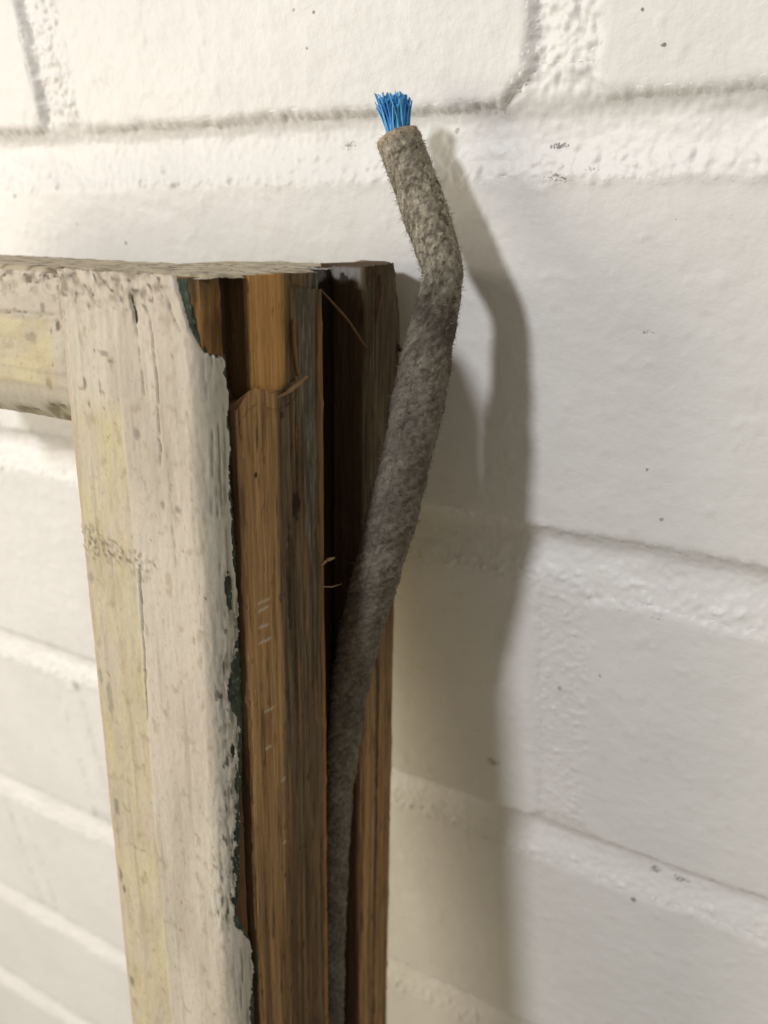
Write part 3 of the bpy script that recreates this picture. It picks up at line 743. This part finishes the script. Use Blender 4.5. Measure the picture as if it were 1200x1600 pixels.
stick('splinter', [(.2, 26.6, -52.2), (1.0, 24.5, -52.9), (1.6, 22.2, -53.0)], .10, .06, lin(170, 140, 120), sash, M_rust, 5)
stick('splinter', [(.2, 26.4, -48.4), (.8, 25.4, -47.6), (1.5, 24.2, -47.4)], .3, .12, lin(170, 140, 104), sash, M_rust, 6)
stick('splinter', [(.1, 1.8, -14.2), (1.2, .6, -16.5), (2.0, -.6, -18.0)], .55, .35, lin(58, 48, 38), sash, M_rust, 7)

# ------------------------------------------------------------------ sash cord
cord = bpy.data.objects.new('sash_cord', None); COL.objects.link(cord)
cord['label'] = 'grey fuzzy sash cord with bright blue fibre core, rising bent out of the groove'
cord['category'] = 'cord'
def W(u, T, c): return np.array(TOP) + np.array(a_ax)*u + np.array(b_ax)*T + np.array(c_ax)*c
UTC = [(2.9, 8, 20.3), (4.9, 8.2, 16.2), (7.1, 8.5, 11.8), (11.2, 9.6, 4.2), (13.4, 10.9, -.2), (13.5, 12, -4.4), (12.6, 13.4, -12.0), (11.8, 14.5, -20.0), (10.8, 16, -28.5),
       (9.1, 17.2, -38.6), (6.9, 18.3, -49.2), (3.7, 18.8, -62.2), (1.1, 19.0, -76.0), (-.7, 19.2, -90.4), (-2.0, 19.2, -104), (-3.5, 19.2, -142.3), (-3.6, 19.2, -180), (-3.6, 19.2, -260), (-3.6, 19.2, -440)]
path = [tuple(W(*q)) for q in UTC]
rad_k = [3.3, 3.3, 3.25, 3.2, 2.95, 3.2, 3.7, 4.05, 3.9, 4.1, 3.9, 3.6, 3.3, 3.1, 2.9, 2.8, 2.8, 2.8, 2.8]
def catmull(P, per):
    P = np.array(P, float); Q = []
    E = np.concatenate([[2*P[0]-P[1]], P, [2*P[-1]-P[-2]]])
    for i in range(len(P)-1):
        p0, p1, p2, p3 = E[i:i+4]
        n = max(2, int(np.linalg.norm((p2-p1)[:3])/per))
        for k in range(n):
            t = k/n
            Q.append(.5*((2*p1)+(-p0+p2)*t+(2*p0-5*p1+4*p2-p3)*t*t+(-p0+3*p1-3*p2+p3)*t**3))
    Q.append(P[-1]); return np.array(Q)
PR = catmull(np.concatenate([np.array(path), np.array(rad_k)[:, None]], 1), .28)
PC, PRad = PR[:, :3], PR[:, 3]
cord.location = Vector(PC[-1])*MM
ORG = PC[-1].copy()
arc = np.concatenate([[0], np.cumsum(np.linalg.norm(np.diff(PC, axis=0), axis=1))])
tg = np.gradient(PC, axis=0); tg /= np.linalg.norm(tg, axis=1)[:, None]
ref = np.array([0, -1.0, 0]); n1 = ref-tg*(tg@ref)[:, None]; n1 /= np.linalg.norm(n1, axis=1)[:, None]; n2 = np.cross(tg, n1)
NA = 72
ang = np.arange(NA)*2*math.pi/NA
Aa, Ss = np.meshgrid(ang, arc)
def per_fbm(fa, fs, seed, o=4):       # noise that closes round the cord
    x = np.cos(Aa)*3.4; y = np.sin(Aa)*3.4
    return fbm(x*fa+Ss*fs*.73, y*fa-Ss*fs*.68, seed, o)
def strands(sgn, k, pitch):
    ph = (Aa*k/(2*math.pi) + sgn*Ss/pitch); f = ph-np.floor(ph); return np.sqrt(np.clip(1-(2*f-1)**2, 0, 1))
s1, s2 = strands(1, 9, 2.1), strands(-1, 9, 2.1)
over = np.floor(Aa*9/(2*math.pi)+Ss/2.1)+np.floor(Aa*9/(2*math.pi)-Ss/2.1)
wv = np.where(np.mod(over, 2) == 0, s1, s2)
worn = .5+.5*ss(-.2, .25, per_fbm(.25, .1, 901))
hd = .36*wv*(1.2-worn*.55) + .42*per_fbm(.35, .28, 903) + .16*per_fbm(1.3, 1.3, 905) + .10*per_fbm(2.6, 2.6, 907, 3)
rr = PRad[:, None] + hd
endr = ss(0, 1.0, Ss); rr = rr*(.93+.07*endr)
slant = np.clip(1-Ss/5.0, 0, 1)*1.5*(-np.sin(Aa-.15*math.pi))
CV = PC[:, None, :] + rr[..., None]*(np.cos(Aa)[..., None]*n1[:, None, :]+np.sin(Aa)[..., None]*n2[:, None, :]) + (slant*0)[..., None]*tg[:, None, :]
g1 = per_fbm(.35, .22, 911); g2 = per_fbm(1.1, .9, 913, 5); g3 = per_fbm(.7, .5, 917)
cc = mix(lin(150, 143, 128), lin(126, 119, 105), ss(-.3, .3, g1))
cc = mix(cc, lin(92, 84, 74), .75*ss(.0, .3, g2))
cc = mix(cc, lin(184, 176, 158), .7*ss(.08, .4, per_fbm(1.6, 1.2, 919)))
dk = .8*ss(.20, .40, g3)*ss(0, 6, Ss); cc = mix(cc, lin(66, 56, 48), .8*dk)
cc = mix(cc, lin(80, 72, 64), .38*(1-ss(.15, .55, wv)))
band = np.exp(-((Ss-30.5+1.5*np.sin(Aa))/2.2)**2); cc = mix(cc, lin(66, 60, 54), .6*band)
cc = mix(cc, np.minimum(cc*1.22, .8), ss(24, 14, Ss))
knk = np.exp(-((Ss-3.2)/1.0)**2)*np.exp(-((np.mod(Aa+.4+math.pi, 2*math.pi)-math.pi)/.5)**2); cc = mix(cc, lin(62, 54, 46), .85*knk*ss(-.3, .2, g2))
cc = mix(cc, lin(166, 148, 124), .7*ss(2.0, .3, Ss))
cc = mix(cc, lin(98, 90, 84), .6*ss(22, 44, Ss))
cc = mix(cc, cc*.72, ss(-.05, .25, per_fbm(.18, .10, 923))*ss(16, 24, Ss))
F = grid_faces(len(arc), NA, wrap=True)
CVf = CV.reshape(-1, 3)
# cut end: a shallow ragged dish
rings = []; rcol = []
for k, fr in enumerate((.82, .6, .4, .2)):
    zz = .25*(1-abs(fr-.7)) - (.5 if fr < .5 else 0)
    rings.append(PC[0][None, :] - tg[0]*(zz+.3*vnoise(ang*3, ang*0+k, 921))[:, None] + fr*rr[0][:, None]*(np.cos(ang)[:, None]*n1[0]+np.sin(ang)[:, None]*n2[0]))
    rcol.append(np.tile(lin(178, 158, 132)*(1-.12*k), (NA, 1)))
n0 = len(CVf); Vall = np.concatenate([CVf]+rings); Call = np.concatenate([cc.reshape(-1, 3)]+rcol)
seq = [np.arange(NA)] + [n0+k*NA+np.arange(NA) for k in range(4)]
ef = []
for a, b in zip(seq[:-1], seq[1:]):
    ef.append(np.stack([a, b, np.roll(b, -1), np.roll(a, -1)], -1))
Fall = np.concatenate([F]+ef)
UVc = np.concatenate([np.stack([Aa*3.4, Ss], -1).reshape(-1, 2)]+[np.stack([np.cos(ang)*3, np.sin(ang)*3], -1)]*4)
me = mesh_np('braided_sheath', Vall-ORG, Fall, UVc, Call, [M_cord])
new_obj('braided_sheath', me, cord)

def hairs(name, roots, dirs, lens, rads, cols, mat, parent, bend=.4, nseg=3, seed=0, stuff=True, taper=.75):
    """many thin three-sided tapering fibres in one mesh"""
    r_ = np.random.default_rng(seed); n = len(roots)
    rnd = r_.standard_normal((n, 3)); side = np.cross(dirs, rnd); side /= np.linalg.norm(side, axis=1)[:, None]+1e-9
    sd2 = np.cross(dirs, side)
    V = np.zeros((n, nseg+1, 3, 3)); 
    bv = r_.standard_normal((n, 3))*bend
    for k in range(nseg+1):
        t = k/nseg
        cpt = roots + dirs*(lens*t)[:, None] + bv*(lens*t*t)[:, None]
        rad = rads*(1-taper*t)
        for j in range(3):
            a = j*2*math.pi/3
            V[:, k, j] = cpt+rad[:, None]*(math.cos(a)*side+math.sin(a)*sd2)
    base = np.arange(n)[:, None, None]*(nseg+1)*3
    fl = []
    for k in range(nseg):
        for j in range(3):
            j2 = (j+1) % 3
            fl.append((k*3+j, k*3+j2, (k+1)*3+j2, (k+1)*3+j))
    F = (base + np.array(fl)[None]).reshape(-1, 4)
    colv = np.repeat(cols, (nseg+1)*3, 0)
    Vf = V.reshape(-1, 3)
    me = mesh_np(name, Vf-ORG, F, Vf[:, [0, 2]], colv, [mat])
    return new_obj(name, me, parent, kind='stuff' if stuff else None)

nh = 10000
lim = np.searchsorted(arc, 165.0)
wgt = np.exp(-arc[:lim]/90.0); wgt /= wgt.sum()
si = rng.choice(lim, nh, p=wgt); ai = rng.integers(0, NA, nh)
root = CV[si, ai]; nrm = np.cos(ang[ai])[:, None]*n1[si]+np.sin(ang[ai])[:, None]*n2[si]
tang = -np.sin(ang[ai])[:, None]*n1[si]+np.cos(ang[ai])[:, None]*n2[si]
dirs = nrm*rng.uniform(.1, .8, nh)[:, None] + tang*rng.normal(0, .8, nh)[:, None] + tg[si]*rng.normal(0, .8, nh)[:, None]
dirs /= np.linalg.norm(dirs, axis=1)[:, None]
hc = np.where(rng.random(nh)[:, None] < .35, lin(84, 74, 64), lin(158, 148, 132))*rng.uniform(.7, 1.15, nh)[:, None]
hc = hc*np.where(arc[si] > 30, .8, 1.0)[:, None]
hairs('fuzz', root-nrm*.08, dirs, rng.uniform(.3, 1.0, nh)**1.2, rng.uniform(.03, .06, nh), hc, M_cord, cord, .35, 3, 3)

# blue core: a stubby tuft of cut plastic fibres
nb = 620
rad0 = 1.75*np.sqrt(rng.random(nb)); th = rng.random(nb)*2*math.pi
tuft_dir = np.array(W(1.75, 8, 26.3))-PC[0]; tuft_dir /= np.linalg.norm(tuft_dir)
ofs = rad0[:, None]*(np.cos(th)[:, None]*n1[0]+np.sin(th)[:, None]*n2[0])
root = PC[0] + ofs + tg[0]*1.0
bd = tuft_dir[None, :] + ofs*.03 + rng.normal(0, .032, (nb, 3)); bd /= np.linalg.norm(bd, axis=1)[:, None]
bl_ = np.interp(rad0*np.cos(th-1.2), [-2, 2], [5.3, 6.5])+rng.normal(0, .38, nb)+.5*vnoise(ofs[:, 0]*1.1, ofs[:, 2]*1.1, 931)
bc = np.where(rng.random(nb)[:, None] < .45, lin(92, 174, 222), lin(62, 142, 212))*rng.uniform(.65, 1.3, nb)[:, None]
hairs('core_fibres', root, bd, bl_, rng.uniform(.13, .24, nb), bc, M_blue, cord, .08, 4, 5, True, .4)
